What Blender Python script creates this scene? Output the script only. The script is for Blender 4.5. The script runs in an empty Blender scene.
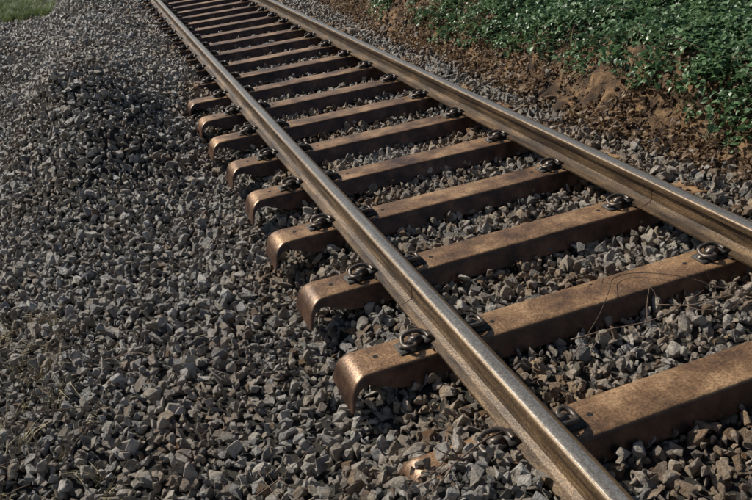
import bpy, bmesh, math, random
import numpy as np
from mathutils import Matrix, Vector, noise
random.seed(7); rng=np.random.default_rng(7)
scene=bpy.context.scene
scene.view_settings.view_transform='Standard'; scene.view_settings.look='None'; scene.view_settings.exposure=0
col=scene.collection
S=0.7101; G=0.7525

# ---------------- helpers
def smooth(t): 
    t=np.clip(t,0,1); return t*t*(3-2*t)
def vnoise(x,y,seed=0):
    xi=np.floor(x).astype(int); yi=np.floor(y).astype(int); fx=x-xi; fy=y-yi
    fx=fx*fx*(3-2*fx); fy=fy*fy*(3-2*fy)
    def h(a,b):
        n=(a*374761393+b*668265263+seed*974711)&0x7fffffff
        n=((n^(n>>13))*1274126177)&0x7fffffff
        return ((n^(n>>16))&0xffff)/65535.0
    return (h(xi,yi)*(1-fx)+h(xi+1,yi)*fx)*(1-fy)+(h(xi,yi+1)*(1-fx)+h(xi+1,yi+1)*fx)*fy
def fbm(x,y,seed=0,o=3):
    r=0;a=1;t=0
    for i in range(o):
        r=r+a*(vnoise(x*2**i,y*2**i,seed+i)-.5); t+=a; a*=.5
    return r/t*2
def bankx(y):
    return 1.30+0.05*np.maximum(0,y-6)+0.10*fbm(y*0.8,y*0+3.3,5)+0.09*np.clip(2.5-y,0,2)
def H(x,y):
    x=np.asarray(x,float); y=np.asarray(y,float)
    z=-0.105+0.022*fbm(x*1.6,y*1.6,1)
    left=smooth((-0.86-x)/0.30)
    far=smooth((y-5.0)/2.0)
    z=z-0.125*left*(1-far)+0.14*far*smooth((-.86-x)/.2)-0.03*np.clip(-1.3-x,0,4)
    z=z+0.12*smooth((x-.90)/.2)
    z=z+0.25*np.exp(-(((x+1.15)/.36)**2+((y+0.2)/.40)**2))
    z=z+0.06*np.exp(-(((x+1.5)/.6)**2+((y+0.2)/.7)**2))
    z=z+0.07*np.exp(-(((x-.55)/.35)**2+((y-.42)/.22)**2))
    z=z+0.72*np.exp(-(((x+2.1)/.64)**2+((y-5.5)/1.35)**2))*(1+.22*fbm(x*2,y*2,9))
    z=z+0.30*smooth((y-6)/2)*np.exp(-((x+1.95)/.6)**2)*(1+.4*fbm(x*.9,y*.6,19))
    z=z+0.60*np.exp(-(((x+4.3)/1.1)**2+((y-9.6)/2.6)**2))
    z=z+0.08*smooth((-1.4-x)/1.)*fbm(x*.9,y*.9,4)
    b=x-bankx(y)
    z=z+0.38*smooth(b/0.5)+0.17*np.clip(b-.3,0,6)+np.where(b>0,0.08*fbm(x*3,y*3,12)*smooth(b/.3),0)
    return z
def newmat(name):
    m=bpy.data.materials.new(name); m.use_nodes=True; nt=m.node_tree
    return m,nt,nt.nodes,nt.links,nt.nodes["Principled BSDF"]
def ramp(N,stops):
    r=N.new("ShaderNodeValToRGB"); e=r.color_ramp.elements
    while len(e)<len(stops): e.new(0.5)
    for i,(p,c) in enumerate(stops): e[i].position=p; e[i].color=(*c,1)
    return r
def nz(N,L,scale,detail=6,rough=.6,coord=None):
    n=N.new("ShaderNodeTexNoise"); n.inputs["Scale"].default_value=scale; n.inputs["Detail"].default_value=detail; n.inputs["Roughness"].default_value=rough
    if coord: L.new(coord,n.inputs["Vector"])
    return n
def bump(N,L,src,b,strength,dist):
    k=N.new("ShaderNodeBump"); k.inputs["Strength"].default_value=strength; k.inputs["Distance"].default_value=dist
    L.new(src,k.inputs["Height"]); L.new(k.outputs[0],b.inputs["Normal"]); return k
def mixc(N,L,fac,a,b,mode='MIX'):
    m=N.new("ShaderNodeMix"); m.data_type='RGBA'; m.blend_type=mode
    for s,i in ((fac,0),(a,6),(b,7)):
        if isinstance(s,(int,float)): m.inputs[i].default_value=s
        elif isinstance(s,tuple): m.inputs[i].default_value=(*s,1)
        else: L.new(s,m.inputs[i])
    return m.outputs[2]
def mkobj(name,verts,faces,mats=(),parent=None,link=True,shade=False):
    me=bpy.data.meshes.new(name); me.from_pydata(verts,[],faces); me.update()
    o=bpy.data.objects.new(name,me)
    for m in mats: me.materials.append(m)
    if link: col.objects.link(o)
    if parent: o.parent=parent
    if shade: me.shade_smooth()
    return o

# ---------------- materials
def stone_mat():
    m,nt,N,L,b=newmat("ballast_granite")
    oi=N.new("ShaderNodeObjectInfo"); tc=N.new("ShaderNodeTexCoord"); geo=N.new("ShaderNodeNewGeometry")
    r=ramp(N,[(0,(.29,.28,.26)),(.14,(.62,.59,.55)),(.28,(.42,.35,.27)),(.40,(.73,.70,.65)),(.53,(.29,.29,.295)),(.64,(.60,.52,.42)),(.76,(.80,.77,.72)),(.87,(.27,.18,.11)),(1,(.86,.84,.80))])
    L.new(oi.outputs["Random"],r.inputs[0])
    n=nz(N,L,2.0,5,.7,tc.outputs["Object"]); r2=ramp(N,[(.3,(.42,.38,.33)),(.55,(1,.98,.95)),(.75,(1.15,1.13,1.1))]); L.new(n.outputs[0],r2.inputs[0])
    c=mixc(N,L,1.0,r.outputs[0],r2.outputs[0],'MULTIPLY')
    n4=nz(N,L,1.6,3,.6,geo.outputs["Position"])
    sx=N.new("ShaderNodeSeparateXYZ"); L.new(geo.outputs["Position"],sx.inputs[0])
    ab=N.new("ShaderNodeMath"); ab.operation='ABSOLUTE'; L.new(sx.outputs[0],ab.inputs[0])
    mr=N.new("ShaderNodeMapRange"); L.new(ab.outputs[0],mr.inputs[0]); mr.inputs[1].default_value=.8; mr.inputs[2].default_value=1.6; mr.inputs[3].default_value=.08; mr.inputs[4].default_value=-.05
    ad=N.new("ShaderNodeMath"); L.new(n4.outputs[0],ad.inputs[0]); L.new(mr.outputs[0],ad.inputs[1])
    r4=ramp(N,[(.46,(1,1,1)),(.72,(.82,.65,.49))]); L.new(ad.outputs[0],r4.inputs[0])
    c=mixc(N,L,1.0,c,r4.outputs[0],'MULTIPLY')
    L.new(c,b.inputs["Base Color"]); b.inputs["Roughness"].default_value=.28
    n2=nz(N,L,6,5,.75,tc.outputs["Object"]); bump(N,L,n2.outputs[0],b,.8,.05)
    return m
def earth_stone_mat():
    m,nt,N,L,b=newmat("earth_clod")
    oi=N.new("ShaderNodeObjectInfo")
    r=ramp(N,[(0,(.07,.045,.028)),(.5,(.17,.105,.058)),(.8,(.34,.21,.115)),(1,(.46,.33,.20))]); L.new(oi.outputs["Random"],r.inputs[0])
    L.new(r.outputs[0],b.inputs["Base Color"]); b.inputs["Roughness"].default_value=.9
    tc=N.new("ShaderNodeTexCoord"); n2=nz(N,L,6,4,.75,tc.outputs["Object"]); bump(N,L,n2.outputs[0],b,.9,.05)
    return m
def ground_mat():
    m,nt,N,L,b=newmat("ground_soil")
    at=N.new("ShaderNodeAttribute"); at.attribute_name="zone"
    geo=N.new("ShaderNodeNewGeometry")
    n=nz(N,L,7,10,.7,geo.outputs["Position"])
    soil=ramp(N,[(.38,(.045,.028,.018)),(.5,(.18,.105,.053)),(.62,(.50,.30,.15))]); L.new(n.outputs[0],soil.inputs[0])
    dk=ramp(N,[(.3,(.03,.027,.022)),(.7,(.085,.075,.06))]); L.new(n.outputs[0],dk.inputs[0])
    gr=ramp(N,[(.3,(.012,.018,.008)),(.7,(.04,.04,.02))]); L.new(n.outputs[0],gr.inputs[0])
    sp=N.new("ShaderNodeSeparateColor"); L.new(at.outputs["Color"],sp.inputs[0])
    c=mixc(N,L,sp.outputs[0],dk.outputs[0],soil.outputs[0]); c=mixc(N,L,sp.outputs[1],c,gr.outputs[0])
    L.new(c,b.inputs["Base Color"]); b.inputs["Roughness"].default_value=.95
    n2=nz(N,L,40,10,.75,geo.outputs["Position"]); bump(N,L,n2.outputs[0],b,1,.05)
    return m
def rail_mat():
    m,nt,N,L,b=newmat("rail_steel_rusty")
    geo=N.new("ShaderNodeNewGeometry"); mp=N.new("ShaderNodeMapping"); mp.inputs["Scale"].default_value=(1,.12,1); L.new(geo.outputs["Position"],mp.inputs[0])
    n=nz(N,L,22,8,.65,mp.outputs[0]); r=ramp(N,[(.35,(.032,.021,.014)),(.5,(.095,.061,.033)),(.66,(.23,.15,.08))]); L.new(n.outputs[0],r.inputs[0])
    n3=nz(N,L,120,5,.6,geo.outputs["Position"])
    r3=ramp(N,[(.38,(.55,.5,.45)),(.62,(1.2,1.2,1.2))]); L.new(n3.outputs[0],r3.inputs[0])
    c=mixc(N,L,1.0,r.outputs[0],r3.outputs[0],'MULTIPLY'); L.new(c,b.inputs["Base Color"])
    b.inputs["Metallic"].default_value=.3; b.inputs["Roughness"].default_value=.45
    bump(N,L,n3.outputs[0],b,.35,.004); return m
def head_mat(name,c0,c1,met,r0,r1):
    m,nt,N,L,b=newmat(name)
    geo=N.new("ShaderNodeNewGeometry"); mp=N.new("ShaderNodeMapping"); mp.inputs["Scale"].default_value=(1,.04,1); L.new(geo.outputs["Position"],mp.inputs[0])
    n=nz(N,L,70,6,.65,mp.outputs[0]); r=ramp(N,[(.32,c0),(.68,c1)]); L.new(n.outputs[0],r.inputs[0])
    n3=nz(N,L,110,6,.7,geo.outputs["Position"]); r3=ramp(N,[(.35,(.65,.6,.55)),(.65,(1.12,1.12,1.12))]); L.new(n3.outputs[0],r3.inputs[0])
    c=mixc(N,L,1.0,r.outputs[0],r3.outputs[0],'MULTIPLY')
    L.new(c,b.inputs["Base Color"]); b.inputs["Metallic"].default_value=met
    rr=ramp(N,[(.3,(r0,)*3),(.7,(r1,)*3)]); L.new(n3.outputs[0],rr.inputs[0]); L.new(rr.outputs[0],b.inputs["Roughness"]); bump(N,L,n3.outputs[0],b,.22,.003); return m
def sleeper_mat():
    m,nt,N,L,b=newmat("sleeper_steel_weathered")
    geo=N.new("ShaderNodeNewGeometry"); oi=N.new("ShaderNodeObjectInfo")
    n=nz(N,L,3.0,8,.68,geo.outputs["Position"]); r=ramp(N,[(.36,(.11,.066,.043)),(.5,(.31,.185,.10)),(.62,(.60,.38,.21))]); L.new(n.outputs[0],r.inputs[0])
    n2=nz(N,L,90,6,.65,geo.outputs["Position"]); r2=ramp(N,[(.38,(.6,.57,.53)),(.62,(1.15,1.12,1.08))]); L.new(n2.outputs[0],r2.inputs[0])
    c=mixc(N,L,1.0,r.outputs[0],r2.outputs[0],'MULTIPLY')
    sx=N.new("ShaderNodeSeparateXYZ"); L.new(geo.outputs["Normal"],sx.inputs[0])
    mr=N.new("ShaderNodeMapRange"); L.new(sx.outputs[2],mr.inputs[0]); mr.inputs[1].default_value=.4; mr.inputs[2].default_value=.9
    n5=nz(N,L,8,6,.65,geo.outputs["Position"]); r5=ramp(N,[(.35,(.03,.018,.013)),(.52,(.09,.047,.03)),(.72,(.20,.105,.058))]); L.new(n5.outputs[0],r5.inputs[0])  # dark rust for side faces, their shade deepened in the colour
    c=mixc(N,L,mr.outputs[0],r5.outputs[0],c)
    L.new(c,b.inputs["Base Color"]); b.inputs["Metallic"].default_value=.3
    rr=ramp(N,[(.3,(.26,)*3),(.7,(.46,)*3)]); L.new(n2.outputs[0],rr.inputs[0]); L.new(rr.outputs[0],b.inputs["Roughness"])
    bump(N,L,n2.outputs[0],b,.4,.004); return m
def simple(name,c,rough=.6,metal=0,var=.4,scale=40,bd=.003):
    m,nt,N,L,b=newmat(name); tc=N.new("ShaderNodeNewGeometry"); n=nz(N,L,scale,6,.65,tc.outputs["Position"])
    r=ramp(N,[(.3,tuple(v*(1-var) for v in c)),(.7,tuple(v*(1+var) for v in c))]); L.new(n.outputs[0],r.inputs[0]); L.new(r.outputs[0],b.inputs["Base Color"])
    b.inputs["Roughness"].default_value=rough; b.inputs["Metallic"].default_value=metal; bump(N,L,n.outputs[0],b,.4,bd); return m
def leaf_mat(name,stops,rough=.35,spec=.5):
    m,nt,N,L,b=newmat(name); oi=N.new("ShaderNodeObjectInfo"); geo=N.new("ShaderNodeNewGeometry")
    n=nz(N,L,30,2,.5,geo.outputs["Position"])
    ad=N.new("ShaderNodeMath"); ad.operation='MULTIPLY_ADD'; L.new(oi.outputs["Random"],ad.inputs[0]); ad.inputs[1].default_value=.55
    ml=N.new("ShaderNodeMath"); ml.operation='MULTIPLY'; L.new(n.outputs[0],ml.inputs[0]); ml.inputs[1].default_value=.5; L.new(ml.outputs[0],ad.inputs[2])
    r=ramp(N,stops); L.new(ad.outputs[0],r.inputs[0]); L.new(r.outputs[0],b.inputs["Base Color"]); b.inputs["Roughness"].default_value=rough; b.inputs["Specular IOR Level"].default_value=spec
    tr=N.new("ShaderNodeBsdfTranslucent"); L.new(r.outputs[0],tr.inputs[0]); mx=N.new("ShaderNodeMixShader"); mx.inputs[0].default_value=.3
    L.new(b.outputs[0],mx.inputs[1]); L.new(tr.outputs[0],mx.inputs[2]); L.new(mx.outputs[0],N["Material Output"].inputs[0]); return m
M_stone=stone_mat(); M_clod=earth_stone_mat(); M_ground=ground_mat(); M_rail=rail_mat(); M_sl=sleeper_mat()
M_head=head_mat("rail_head_rust",(.085,.057,.034),(.22,.15,.085),.35,.38,.55)
M_run=head_mat("rail_running_band",(.36,.32,.26),(.60,.55,.48),.8,.28,.40)
M_clip=simple("clip_steel",(.10,.08,.066),.42,.45,.5); M_hole=simple("hole_dark",(.008,.007,.006),.9)
M_pad=simple("rubber_pad",(.05,.042,.035),.6)
M_wire=simple("wire_rusty",(.10,.07,.05),.5,.5)
M_twig=simple("twig_bark",(.15,.10,.07),.8); M_straw=simple("dry_grass",(.34,.28,.16),.8)
M_leaf=leaf_mat("ivy_leaf",[(0,(.04,.075,.035)),(.4,(.085,.155,.068)),(.7,(.14,.24,.105)),(1,(.23,.33,.17))],.4,.5)
M_dead=leaf_mat("dead_leaf",[(0,(.07,.042,.027)),(.5,(.18,.11,.06)),(1,(.40,.28,.16))],.6)
M_grass=leaf_mat("grass_blade",[(0,(.07,.11,.03)),(1,(.20,.25,.08))],.5)
M_bush=leaf_mat("shrub_leaf",[(0,(.02,.03,.012)),(1,(.08,.08,.035))],.5)

# ---------------- ground sheet
def lines(segs):
    out=[]
    for a,b_,st in segs: out+=list(np.arange(a,b_-1e-6,st))
    return np.array(out)
gx=np.concatenate([[-400,-200,-100,-50,-25,-15],lines([(-10,-5,.4),(-5,-1.5,.08),(-1.5,1.2,.05),(1.2,2.6,.025),(2.6,6,.08),(6,12,.5)]),[12,18,30,60,120,250,400]])
gy=np.concatenate([[-400,-150,-60,-20,-8],lines([(-4,-1,.2),(-1,9,.05),(9,16,.12),(16,40,.6)]),[40,50,70,110,200,400]])
X,Y=np.meshgrid(gx,gy); Z=H(np.clip(X,-10,9),np.clip(Y,-6,60))
b_=X-bankx(np.clip(Y,-6,60)); Z=Z-0.03*(b_<0)
Z=Z+np.where((b_>0)&(b_<1.2),0.05*fbm(X*11,Y*11,21,3),0)
nxg,nyg=len(gx),len(gy)
V=np.stack([X.ravel(),Y.ravel(),Z.ravel()],1)
F=[(j*nxg+i,j*nxg+i+1,(j+1)*nxg+i+1,(j+1)*nxg+i) for j in range(nyg-1) for i in range(nxg-1)]
ground=mkobj("ground",V.tolist(),F,[M_ground],shade=True)
ca=ground.data.color_attributes.new("zone",'FLOAT_COLOR','POINT')
r_=smooth((b_+.05)/.15)*(1-smooth((b_-.7)/.5)); g_=smooth((b_-.45)/.3); g_=np.maximum(g_,smooth((-6-X)/2)); 
cc=np.stack([r_.ravel(),g_.ravel(),0*r_.ravel(),1+0*r_.ravel()],1).astype(np.float32); ca.data.foreach_set("color",cc.ravel())

# ---------------- scatter machinery
def scatter(name,P,rotE,scl,idx,collection,parent=None):
    me=bpy.data.meshes.new(name); me.vertices.add(len(P)); me.vertices.foreach_set("co",np.asarray(P,np.float32).ravel())
    a=me.attributes.new("rot",'FLOAT_VECTOR','POINT'); a.data.foreach_set("vector",np.asarray(rotE,np.float32).ravel())
    a=me.attributes.new("scl",'FLOAT','POINT'); a.data.foreach_set("value",np.asarray(scl,np.float32))
    a=me.attributes.new("idx",'INT','POINT'); a.data.foreach_set("value",np.asarray(idx,np.int32))
    o=bpy.data.objects.new(name,me); col.objects.link(o)
    ng=bpy.data.node_groups.new(name+"_gn",'GeometryNodeTree')
    ng.interface.new_socket("Geometry",in_out='INPUT',socket_type='NodeSocketGeometry'); ng.interface.new_socket("Geometry",in_out='OUTPUT',socket_type='NodeSocketGeometry')
    N=ng.nodes;L=ng.links; gi=N.new("NodeGroupInput"); go=N.new("NodeGroupOutput"); ip=N.new("GeometryNodeInstanceOnPoints")
    ci=N.new("GeometryNodeCollectionInfo"); ci.inputs[0].default_value=collection; ci.inputs[1].default_value=True; ci.inputs[2].default_value=True
    def na(n,t):
        k=N.new("GeometryNodeInputNamedAttribute"); k.data_type=t; k.inputs[0].default_value=n; return k.outputs[0]
    L.new(gi.outputs[0],ip.inputs["Points"]); L.new(ci.outputs[0],ip.inputs["Instance"]); ip.inputs["Pick Instance"].default_value=True
    L.new(na("idx",'INT'),ip.inputs["Instance Index"]); L.new(na("rot",'FLOAT_VECTOR'),ip.inputs["Rotation"]); L.new(na("scl",'FLOAT'),ip.inputs["Scale"])
    L.new(ip.outputs[0],go.inputs[0]); md=o.modifiers.new("scatter",'NODES'); md.node_group=ng
    return o
def stone_templates(cname,n,mat,seed):
    c=bpy.data.collections.new(cname); rs=np.random.default_rng(seed)
    for i in range(n):
        bm=bmesh.new(); ax=np.array([1.05,rs.uniform(.55,.95),rs.uniform(.4,.8)])
        k=rs.integers(8,14)
        for _ in range(k):
            v=rs.normal(size=3); v/=np.linalg.norm(v); v=np.sign(v)*np.abs(v)**.7; v*=rs.uniform(.8,1.05); bm.verts.new(v*ax*.5)
        r=bmesh.ops.convex_hull(bm,input=bm.verts[:])
        bmesh.ops.delete(bm,geom=[g for g in r["geom_interior"] if isinstance(g,bmesh.types.BMVert)],context='VERTS')
        bmesh.ops.dissolve_limit(bm,angle_limit=.22,verts=bm.verts[:],edges=bm.edges[:])
        bmesh.ops.bevel(bm,geom=bm.edges[:],offset=.03,segments=1,affect='EDGES',clamp_overlap=True)
        bmesh.ops.triangulate(bm,faces=bm.faces[:])
        me=bpy.data.meshes.new(cname); bm.to_mesh(me); bm.free(); me.materials.append(mat); me.shade_flat()
        o=bpy.data.objects.new(cname+"_stone",me); c.objects.link(o)
    return c
C_st=stone_templates("ballast",32,M_stone,3); C_cl=stone_templates("clod",10,M_clod,5)
pts=[];
def layer(x0,x1,y0,y1,cell,zo,zj,mean,sd,hi=.095):
    nx=int((x1-x0)/cell); ny=int((y1-y0)/cell)
    a,b=np.meshgrid(np.arange(nx),np.arange(ny)); a=a.ravel();b=b.ravel()
    x=x0+(a+rng.uniform(-.1,1.1,a.size))*cell; y=y0+(b+rng.uniform(-.1,1.1,b.size))*cell
    k=(x<bankx(y)+.04+rng.normal(0,.09,x.size)); x=x[k];y=y[k]
    s=np.clip(np.exp(rng.normal(math.log(mean),sd,x.size)),.016,hi)
    z=H(x,y)+zo+rng.uniform(-zj,zj,x.size)
    pts.append(np.stack([x,y,z,s],1))
layer(-4.2,2.0,-1.6,4.0,.038,-.020,.010,.052,.25)
layer(-4.2,2.0,-1.6,4.0,.056,.006,.016,.052,.42)
layer(-5.5,2.2,4.0,10,.043,-.014,.010,.053,.25)
layer(-5.5,2.2,4.0,10,.066,.010,.014,.053,.4)
layer(-9,4,10,34,.068,-.005,.015,.072,.25)
Pn=np.concatenate(pts); n=len(Pn)
scatter("gravel_ballast",Pn[:,:3],rng.uniform(0,6.283,(n,3)),Pn[:,3],rng.integers(0,32,n),C_st)
k=16000; y=rng.uniform(-.5,12,k); t=rng.uniform(-.08,.8,k); x=bankx(y)+t; s=np.clip(np.exp(rng.normal(math.log(.022),.6,k)),.008,.09)
P=np.stack([x,y,H(x,y)+.0*s],1); scatter("earth_bank_clods",P,rng.uniform(0,6.283,(k,3)),s,rng.integers(0,10,k),C_cl)

# ---------------- rails
prof=[(-.072,0),(-.072,.010),(-.040,.018),(-.016,.028),(-.0095,.040),(-.0095,.105),(-.014,.114),(-.034,.121),(-.0365,.126),(-.0368,.146),(-.0345,.152),(-.028,.1560),(-.018,.1580),(0,.159)]
prof=prof+[(-a,b) for a,b in prof[-2::-1]]
def rail(name,x0):
    ys=np.concatenate([np.arange(-8,70.1,1.0)]); v=[];f=[];m=len(prof)
    for y in ys:
        for a,b in prof: v.append((x0+a,y,.012+b))
    for j in range(len(ys)-1):
        for i in range(m):
            i2=(i+1)%m; f.append((j*m+i,j*m+i2,(j+1)*m+i2,(j+1)*m+i))
    o=mkobj(name,v,f,[M_rail,M_head,M_run])
    for p in o.data.polygons:
        i=p.index%m
        if 9<=i<=16: p.material_index=1
        if 11<=i<=13: p.material_index=2
        p.use_smooth=(8<=i<=17) 
    bm=bmesh.new(); bm.from_mesh(o.data); bmesh.ops.recalc_face_normals(bm,faces=bm.faces); bm.to_mesh(o.data); bm.free()
    return o
def weld(par,x0,y):
    v=[];f=[]
    pr=[(-.074,.011),(-.041,.020),(-.018,.030),(-.012,.042),(-.012,.104),(-.016,.112),(-.033,.119)]
    for yy in (-.004,-.002,.002,.004):
        g=0 if abs(yy)<.003 else .003
        for sg in (1,-1):
            for a,b in pr: v.append((x0+sg*(a+g),y+yy,.012+b))
    m=len(pr)
    for sg in range(2):
        for j in range(3):
            for i in range(m-1):
                a=j*2*m+sg*m+i; f.append((a,a+1,a+1+2*m,a+2*m))
    o=mkobj("weld_seam",v,f,[M_rail],parent=par); return o
r1=rail("railway_rail",-G); r2=rail("railway_rail",G)
weld(r1,-G,1.02); weld(r2,G,1.30)

# ---------------- sleepers (pressed steel trough, open below, spade ends)
def sleeper_mesh():
    st=[]
    xs=[0,.3,.6,.9]
    for x in xs: st.append((x,0,0,.088,.100,.128))
    st+= [(.98,0,0,.088,.092,.126),(1.03,0,0,.088,.074,.122),(1.075,0,0,.088,.054,.116)]
    R=.088; A=math.radians(74); K=9
    for i in range(1,K+1):
        a=A*i/K; t=i/K
        st.append((1.105+R*math.sin(a),-R*(1-math.cos(a)),a,.088+.028*t,.046*(1-t)+.018*t,.112+.014*t))
    ex,ez=st[-1][0],st[-1][1]
    for d,w in ((.03,.124),(.07,.138)): st.append((ex+d*math.cos(A),ez-d*math.sin(A),A,w,.014,w+.008))
    full=[(-x,z,-a,wt,h,wb) for x,z,a,wt,h,wb in st[:0:-1]]+st
    v=[];f=[];T=.009
    for x,z,a,wt,h,wb in full:
        nx,nz_=math.sin(a),math.cos(a)
        q=lambda t:(wt+.009+(wb-wt-.009)*t, -.012-(h-.012)*t)
        a1=q(.12)
        out=[(wb,-h),a1,(wt+.009,-.012),(wt+.005,-.004),(wt-.002,-.0005),(wt-.014,0),(wt*.4,.0012)]
        half=[(-p,n) for p,n in out]+out[::-1]
        inn=[(wb-T,-h),(wt-T*.3,-.014-T*.3 if h>.03 else -T),( -(wt-T*.3),-.014-T*.3 if h>.03 else -T),(-(wb-T),-h)]
        for py,pn in half+inn: v.append((x+nx*pn,py,z+nz_*pn))
    m=18
    for j in range(len(full)-1):
        for i in range(m): f.append((j*m+i,j*m+(i+1)%m,(j+1)*m+(i+1)%m,(j+1)*m+i))
    for base in (0,(len(full)-1)*m):
        f.append(tuple(base+k for k in (0,1,2,3,16,17))); f.append(tuple(base+k for k in (3,4,5,6,7,8,9,10,15,16))); f.append(tuple(base+k for k in (10,11,12,13,14,15)))
    me=bpy.data.meshes.new("steel_sleeper"); me.from_pydata(v,[],f)
    bm=bmesh.new(); bm.from_mesh(me); bmesh.ops.recalc_face_normals(bm,faces=bm.faces)
    for e in bm.edges:
        if len(e.link_faces)==2 and e.calc_face_angle(0)>.9: e.smooth=False
    bm.to_mesh(me); bm.free(); me.materials.append(M_sl)
    for p in me.polygons: p.use_smooth=True
    return me
SL=sleeper_mesh()
def tube(path,rad,sides=8,cap=True):
    v=[];f=[];P=[Vector(p) for p in path]; up=Vector((0,0,1))
    prev=None
    for i,p in enumerate(P):
        t=(P[min(i+1,len(P)-1)]-P[max(i-1,0)]).normalized()
        if prev is None: u=t.orthogonal().normalized()
        else: u=(prev-t*prev.dot(t)).normalized()
        prev=u; w=t.cross(u); r=rad[i] if hasattr(rad,'__len__') else rad
        for k in range(sides):
            a=2*math.pi*k/sides; v.append(tuple(p+u*math.cos(a)*r+w*math.sin(a)*r))
    for i in range(len(P)-1):
        for k in range(sides):
            k2=(k+1)%sides; f.append((i*sides+k,i*sides+k2,(i+1)*sides+k2,(i+1)*sides+k))
    if cap: f.append(tuple(range(sides))[::-1]); f.append(tuple(len(v)-sides+k for k in range(sides)))
    return v,f
def catmull(P,n=6):
    P=[Vector(p) for p in P]; Q=[P[0]]+P+[P[-1]]; out=[]
    for i in range(1,len(Q)-2):
        for k in range(n):
            t=k/n; a,b,c,d=Q[i-1],Q[i],Q[i+1],Q[i+2]
            out.append(.5*((2*b)+(-a+c)*t+(2*a-5*b+4*c-d)*t*t+(-a+3*b-3*c+d)*t**3))
    out.append(P[-1]); return out
class MB:
    def __init__(s): s.v=[];s.f=[];s.mi=[]
    def add(s,v,f,mi=0,M=None):
        o=len(s.v); s.v+= [tuple(M@Vector(p)) if M else tuple(p) for p in v]; s.f+=[tuple(i+o for i in q) for q in f]; s.mi+=[mi]*len(f)
    def mesh(s,name,mats,smooth=True):
        me=bpy.data.meshes.new(name); me.from_pydata(s.v,[],s.f)
        for m in mats: me.materials.append(m)
        me.polygons.foreach_set("material_index",s.mi); bm=bmesh.new(); bm.from_mesh(me); bmesh.ops.recalc_face_normals(bm,faces=bm.faces); bm.to_mesh(me); bm.free()
        if smooth: me.shade_smooth()
        return me
def box(x0,x1,y0,y1,z0,z1,b=.003):
    bm=bmesh.new(); bmesh.ops.create_cube(bm,size=1)
    for v in bm.verts: v.co=((x0+x1)/2+v.co.x*(x1-x0),(y0+y1)/2+v.co.y*(y1-y0),(z0+z1)/2+v.co.z*(z1-z0))
    bmesh.ops.bevel(bm,geom=bm.edges[:],offset=b,segments=2,affect='EDGES')
    bm.verts.index_update(); v=[tuple(q.co) for q in bm.verts]; f=[tuple(w.index for w in q.verts) for q in bm.faces]; bm.free(); return v,f
# spring clip: centre leg through the cast shoulder, rear arch, heel, front arch, toe on the rail foot
clipP=[(.058,-.036,.026),(.058,.0,.026),(.060,.030,.027),(.074,.046,.030),(.094,.044,.032),(.106,.028,.029),(.108,.006,.026),(.104,-.016,.028),(.094,-.036,.036),(.068,-.044,.042),(.036,-.043,.045),(.010,-.032,.042),(-.004,-.012,.037),(-.006,.016,.033)]
mb=MB(); cm=MB()
for gx0 in (-G,G):
    cm.add(*box(gx0-.078,gx0+.078,-.075,.075,.0025,.0115),mi=1)
    for sgn in (-1,1):
        M=Matrix.Translation((gx0+sgn*.074,0,0))@Matrix.Diagonal((sgn,1 if sgn>0 else -1,1,1))
        cm.add(*tube(catmull(clipP,5),.0102,8),0,M)
        cm.add(*box(.020,.080,-.022,.022,.002,.046,.008),0,M)
        cm.add(*box(.074,.126,-.018,.018,.002,.022,.005),0,M)
        cm.add(*box(.004,.136,-.046,.046,.0022,.010,.004),1,M)
        cm.add(*box(-.028,.020,-.046,.040,.0225,.031,.002),1,M)
CL=cm.mesh("rail_clips",[M_clip,M_pad])
hm=MB()
for hx in (-1.04,-.50,.50,1.04):
    v=[(hx+.011*math.cos(a*math.pi/7),.005+.011*math.sin(a*math.pi/7),.0024) for a in range(14)]; hm.add(v,[tuple(range(14))])
HM=hm.mesh("bolt_holes",[M_hole],False)
for n_ in range(-6,50):
    o=bpy.data.objects.new("steel_sleeper",SL); col.objects.link(o); o.location=(random.uniform(-.02,.015),n_*S,0); o.rotation_euler[2]=random.uniform(-.008,.008)
    c=bpy.data.objects.new("rail_clips",CL); col.objects.link(c); c.parent=o; c.location=(-o.location.x,0,0)
    h=bpy.data.objects.new("bolt_holes",HM); col.objects.link(h); h.parent=o

# ---------------- leaves
def leaf_geo(L_,W,bend,M):
    v=[(0,0,0),(-W*.5,L_*.25,.12*L_),(0,L_*.3,0),(W*.5,L_*.25,.12*L_),(-W*.42,L_*.62,.10*L_-bend*L_*.3),(0,L_*.65,-bend*L_*.3),(W*.42,L_*.62,.10*L_-bend*L_*.3),(0,L_,-bend*L_)]
    f=[(0,2,1),(0,3,2),(1,2,5,4),(2,3,6,5),(4,5,7),(5,6,7)]
    return [tuple(M@Vector(p)) for p in v],f
def leaf_templates(cname,n,mat,cnt,R,Hh,l0,l1,wr,seed,stem=True,up=.6):
    rs=random.Random(seed); c=bpy.data.collections.new(cname)
    for i in range(n):
        mb=MB()
        for k in range(cnt):
            a=rs.uniform(0,6.28); r=R*math.sqrt(rs.random()); z=Hh*rs.uniform(.1,1)
            M=Matrix.Translation((r*math.cos(a),r*math.sin(a),z))@Matrix.Rotation(rs.uniform(0,6.28),4,'Z')@Matrix.Rotation(rs.gauss(0,up),4,'X')@Matrix.Rotation(rs.gauss(0,up*.7),4,'Y')
            l=rs.uniform(l0,l1); v,f=leaf_geo(l,l*wr*rs.uniform(.8,1.2),rs.uniform(.1,.5),M); mb.add(v,f)
        me=mb.mesh(cname,[mat],False); o=bpy.data.objects.new(cname+"_sprig",me); c.objects.link(o)
    return c
C_iv=leaf_templates("ivy",10,M_leaf,18,.11,.06,.028,.055,.75,2,up=.45)
k=40000; y=rng.uniform(-1,22,k); b=rng.uniform(.0,6.5,k); x=bankx(y)+b
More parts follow.
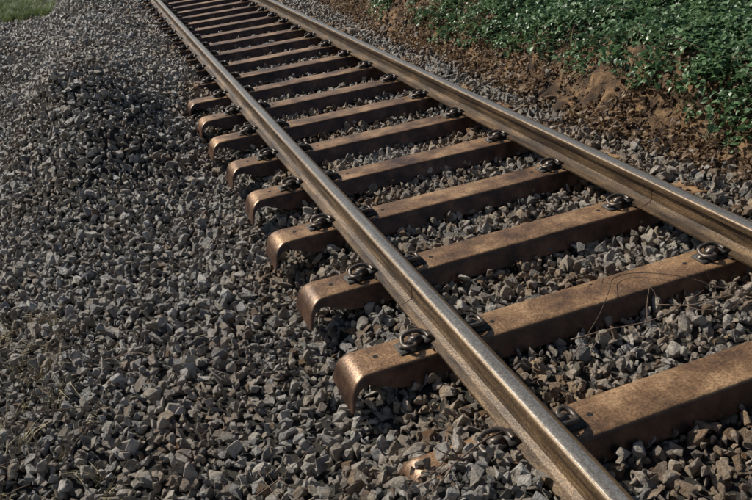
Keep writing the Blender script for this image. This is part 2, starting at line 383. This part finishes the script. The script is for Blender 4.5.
edge=.23+.08*np.clip((3.6-y)/1.5,0,1)+.12*fbm(y*1.3,y*0+7,31)+.15*fbm(x*4,y*4,8)
keep=(b>edge)&(vnoise(x*2.2,y*2.2,77)>.08+.18*(b<.5)); x=x[keep];y=y[keep]; s=rng.uniform(.7,1.3,x.size)
z=H(x,y)+rng.uniform(-.03,.03,x.size)+.08*fbm(x*1.5,y*1.5,55)
rot=np.stack([rng.normal(0,.3,x.size),rng.normal(0,.3,x.size)-.2,rng.uniform(0,6.28,x.size)],1)
scatter("ivy_ground_cover",np.stack([x,y,z],1),rot,s,rng.integers(0,10,x.size),C_iv)
C_dl=leaf_templates("dead_leaf",8,M_dead,6,.08,.02,.03,.06,.6,22,up=.5)
k=2000; y=rng.uniform(-1,12,k); b=np.abs(rng.normal(.2,.2,k)); x=bankx(y)+b-.05
xx=rng.uniform(-.6,1.3,40); yy=rng.uniform(0,3,40); x=np.concatenate([x,xx]); y=np.concatenate([y,yy])
keep=(vnoise(x*2.5,y*1.8,44)>.42)|(x<1.2); x=x[keep];y=y[keep]
scatter("leaf_litter",np.stack([x,y,H(x,y)+.015],1),np.stack([rng.normal(0,.4,x.size),rng.normal(0,.4,x.size)-.4*(x>1.3),rng.uniform(0,6.28,x.size)],1),rng.uniform(.6,1.1,x.size)*np.where(x<1.2,.55,1),rng.integers(0,8,x.size),C_dl)

def grass_templates(cname,n,mat,cnt,seed,h0=.08,h1=.22):
    rs=random.Random(seed); c=bpy.data.collections.new(cname)
    for i in range(n):
        mb=MB()
        for k in range(cnt):
            a=rs.uniform(0,6.28); r=rs.uniform(0,.07); h=rs.uniform(h0,h1); d=rs.uniform(0,6.28); ln=rs.uniform(.1,.8)*h; w=.003
            bx,by=r*math.cos(a),r*math.sin(a); dx,dy=math.cos(d),math.sin(d); v=[]
            for t in (0,.35,.7,1):
                cx=bx+dx*ln*t*t; cy=by+dy*ln*t*t; cz=h*t*(1-.25*t); ww=w*(1-t*.85); v+=[(cx-dy*ww,cy+dx*ww,cz),(cx+dy*ww,cy-dx*ww,cz)]
            mb.add(v,[(0,1,3,2),(2,3,5,4),(4,5,7,6)])
        o=bpy.data.objects.new(cname+"_tuft",mb.mesh(cname,[mat],False)); c.objects.link(o)
    return c
C_gr=grass_templates("verge_grass",6,M_grass,40,4,.06,.17)
k=20000; x=rng.uniform(-12,-2.6,k); y=rng.uniform(11,34,k); keep=(fbm(x*.6,y*.3,91)>-.05-(x<-5)*.2)&(y>12.4+.6*fbm(x,y,5))&(vnoise(x*3,y*3,12)>.3); x=x[keep];y=y[keep]
scatter("verge_grass",np.stack([x,y,H(x,y)],1),np.stack([0*x,0*x,rng.uniform(0,6.28,x.size)],1),rng.uniform(.8,1.6,x.size),rng.integers(0,6,x.size),C_gr)
C_dg=grass_templates("dry_grass",5,M_straw,14,8,.06,.2)
k=160; x=rng.uniform(1.5,2.2,k); y=rng.uniform(0,10,k); x2=rng.uniform(-3.3,-2.0,110); y2=rng.uniform(.4,2.4,110); kk=(x2<-2.15-.12*(y2-.4)); x2=x2[kk]; y2=y2[kk]
x=np.concatenate([x,x2]);y=np.concatenate([y,y2])
scatter("dry_grass",np.stack([x,y,H(x,y)+.01],1),np.stack([rng.normal(0,.5,x.size),rng.normal(0,.5,x.size),rng.uniform(0,6.28,x.size)],1),rng.uniform(.5,1.1,x.size),rng.integers(0,5,x.size),C_dg)

# ---------------- twigs
def twig(mb,p,d,length,r,rs,depth=0):
    P=[Vector(p)]; d=Vector(d).normalized(); n_=9
    for i in range(n_):
        d=(d+Vector((rs.gauss(0,.16),rs.gauss(0,.16),rs.gauss(0,.12)-.02))).normalized(); q=P[-1]+d*length/n_
        g=float(H(q.x,q.y))+.02; 
        if q.z<g: q.z=g+.004
        P.append(q)
    mb.add(*tube(P,[r*(1-.7*i/n_) for i in range(n_+1)],5))
    if depth<2:
        for k in range(rs.randint(1,3)):
            i=rs.randint(2,n_-2); dd=(d+Vector((rs.gauss(0,.8),rs.gauss(0,.8),rs.gauss(.1,.4)))).normalized(); twig(mb,P[i],dd,length*rs.uniform(.3,.55),r*.6,rs,depth+1)
def twigs(name,lst,seed,mat=M_twig):
    rs=random.Random(seed); mb=MB()
    for (x,y,dz,dx,dy,dzv,l,r) in lst: twig(mb,(x,y,float(H(x,y))+dz),(dx,dy,dzv),l,r,rs)
    o=bpy.data.objects.new(name,mb.mesh(name,[mat])); col.objects.link(o); return o
twigs("fallen_twig",[(-.86,-.02,.06,-1,-.35,.05,.42,.0045),(-1.0,.12,.04,-.5,-.9,.1,.4,.003)],1)
twigs("fallen_twig",[(.02,.75,.03,.1,.15,1,.22,.0035),(-.25,.52,.04,1,.05,.12,.6,.004),(.2,.55,.04,.9,-.5,.1,.5,.0035),(.75,.3,.05,-.8,.3,.15,.45,.003)],2)
wp=catmull([(-.32,.40,-.06),(-.12,.52,.0),(.02,.64,.03),(.12,.74,.02),(.24,.72,.02),(.36,.58,.03),(.50,.44,-.01),(.62,.32,-.04)],8)
wb_=MB(); wb_.add(*tube(wp,.0018,6)); col.objects.link(bpy.data.objects.new("loose_wire",wb_.mesh("loose_wire",[M_wire])))
rs=random.Random(31); LB=[(rs.uniform(-3.2,-2.1),rs.uniform(.5,2.3),.02,rs.uniform(-1,1),rs.uniform(-1,1),rs.uniform(.05,.6),rs.uniform(.25,.55),.0028) for _ in range(18)]
twigs("bramble_stems",LB+[(-1.7,.35,.02,1,.4,.15,.4,.003),(-1.5,.05,.02,-.4,1,.2,.35,.003)],3)
rs=random.Random(5); L1=[(1.45+rs.uniform(0,.8),rs.uniform(.5,7),.06,rs.uniform(-1,.2),rs.uniform(-1,1),rs.uniform(-.1,.5),rs.uniform(.25,.6),.0028) for _ in range(38)]
twigs("bank_roots",L1,6)
L2=[(rs.uniform(4.2,8),rs.uniform(4,10),.02,rs.uniform(-1,1),rs.uniform(-1,1),rs.uniform(.1,.9),rs.uniform(.5,1.3),.005) for _ in range(170)]
twigs("bramble_thicket",L2,9)
C_sh=leaf_templates("shrub",6,M_bush,22,.22,.3,.05,.09,.6,12,up=1.0)
k=5000; x=rng.uniform(6,11,k); y=rng.uniform(2,24,k); z=H(x,y)+rng.random(k)**1.3*(.5+1.4*vnoise(x*.7,y*.7,3))*np.clip((x-5.8)/1.5,.1,1.3)
scatter("shrub_hedge",np.stack([x,y,z],1),rng.uniform(0,6.28,(k,3)),rng.uniform(.7,1.4,k),rng.integers(0,6,k),C_sh)

# ---------------- light
sd=Vector((-.60,.80,0)).normalized(); el=math.radians(41); az=math.atan2(sd.x,sd.y)
w=bpy.data.worlds.new("World"); scene.world=w; w.use_nodes=True; N=w.node_tree.nodes; L=w.node_tree.links
sk=N.new("ShaderNodeTexSky"); sk.sky_type='NISHITA'; sk.sun_disc=False; sk.sun_elevation=el; sk.sun_rotation=az
L.new(sk.outputs[0],N["Background"].inputs[0]); N["Background"].inputs[1].default_value=.06
dirv=Vector((sd.x*math.cos(el),sd.y*math.cos(el),math.sin(el)))
sl=bpy.data.lights.new("sun",'SUN'); sl.energy=5.0; sl.angle=math.radians(.5); sl.color=(1,.95,.85)
so=bpy.data.objects.new("sun",sl); col.objects.link(so); so.rotation_euler=dirv.to_track_quat('Z','Y').to_euler()

# ---------------- camera
cam=bpy.data.cameras.new("camera"); co=bpy.data.objects.new("camera",cam); col.objects.link(co)
cam.sensor_width=36; cam.lens=771.6/752*36; cam.clip_end=2000; cam.clip_start=.05
co.matrix_world=Matrix.Translation((-1.767,-1.862,1.807))@Matrix.Rotation(math.radians(-16.67),4,'Z')@Matrix.Rotation(math.radians(63.8),4,'X')@Matrix.Rotation(math.radians(-7.35),4,'Z')
scene.camera=co
print("stones",n)
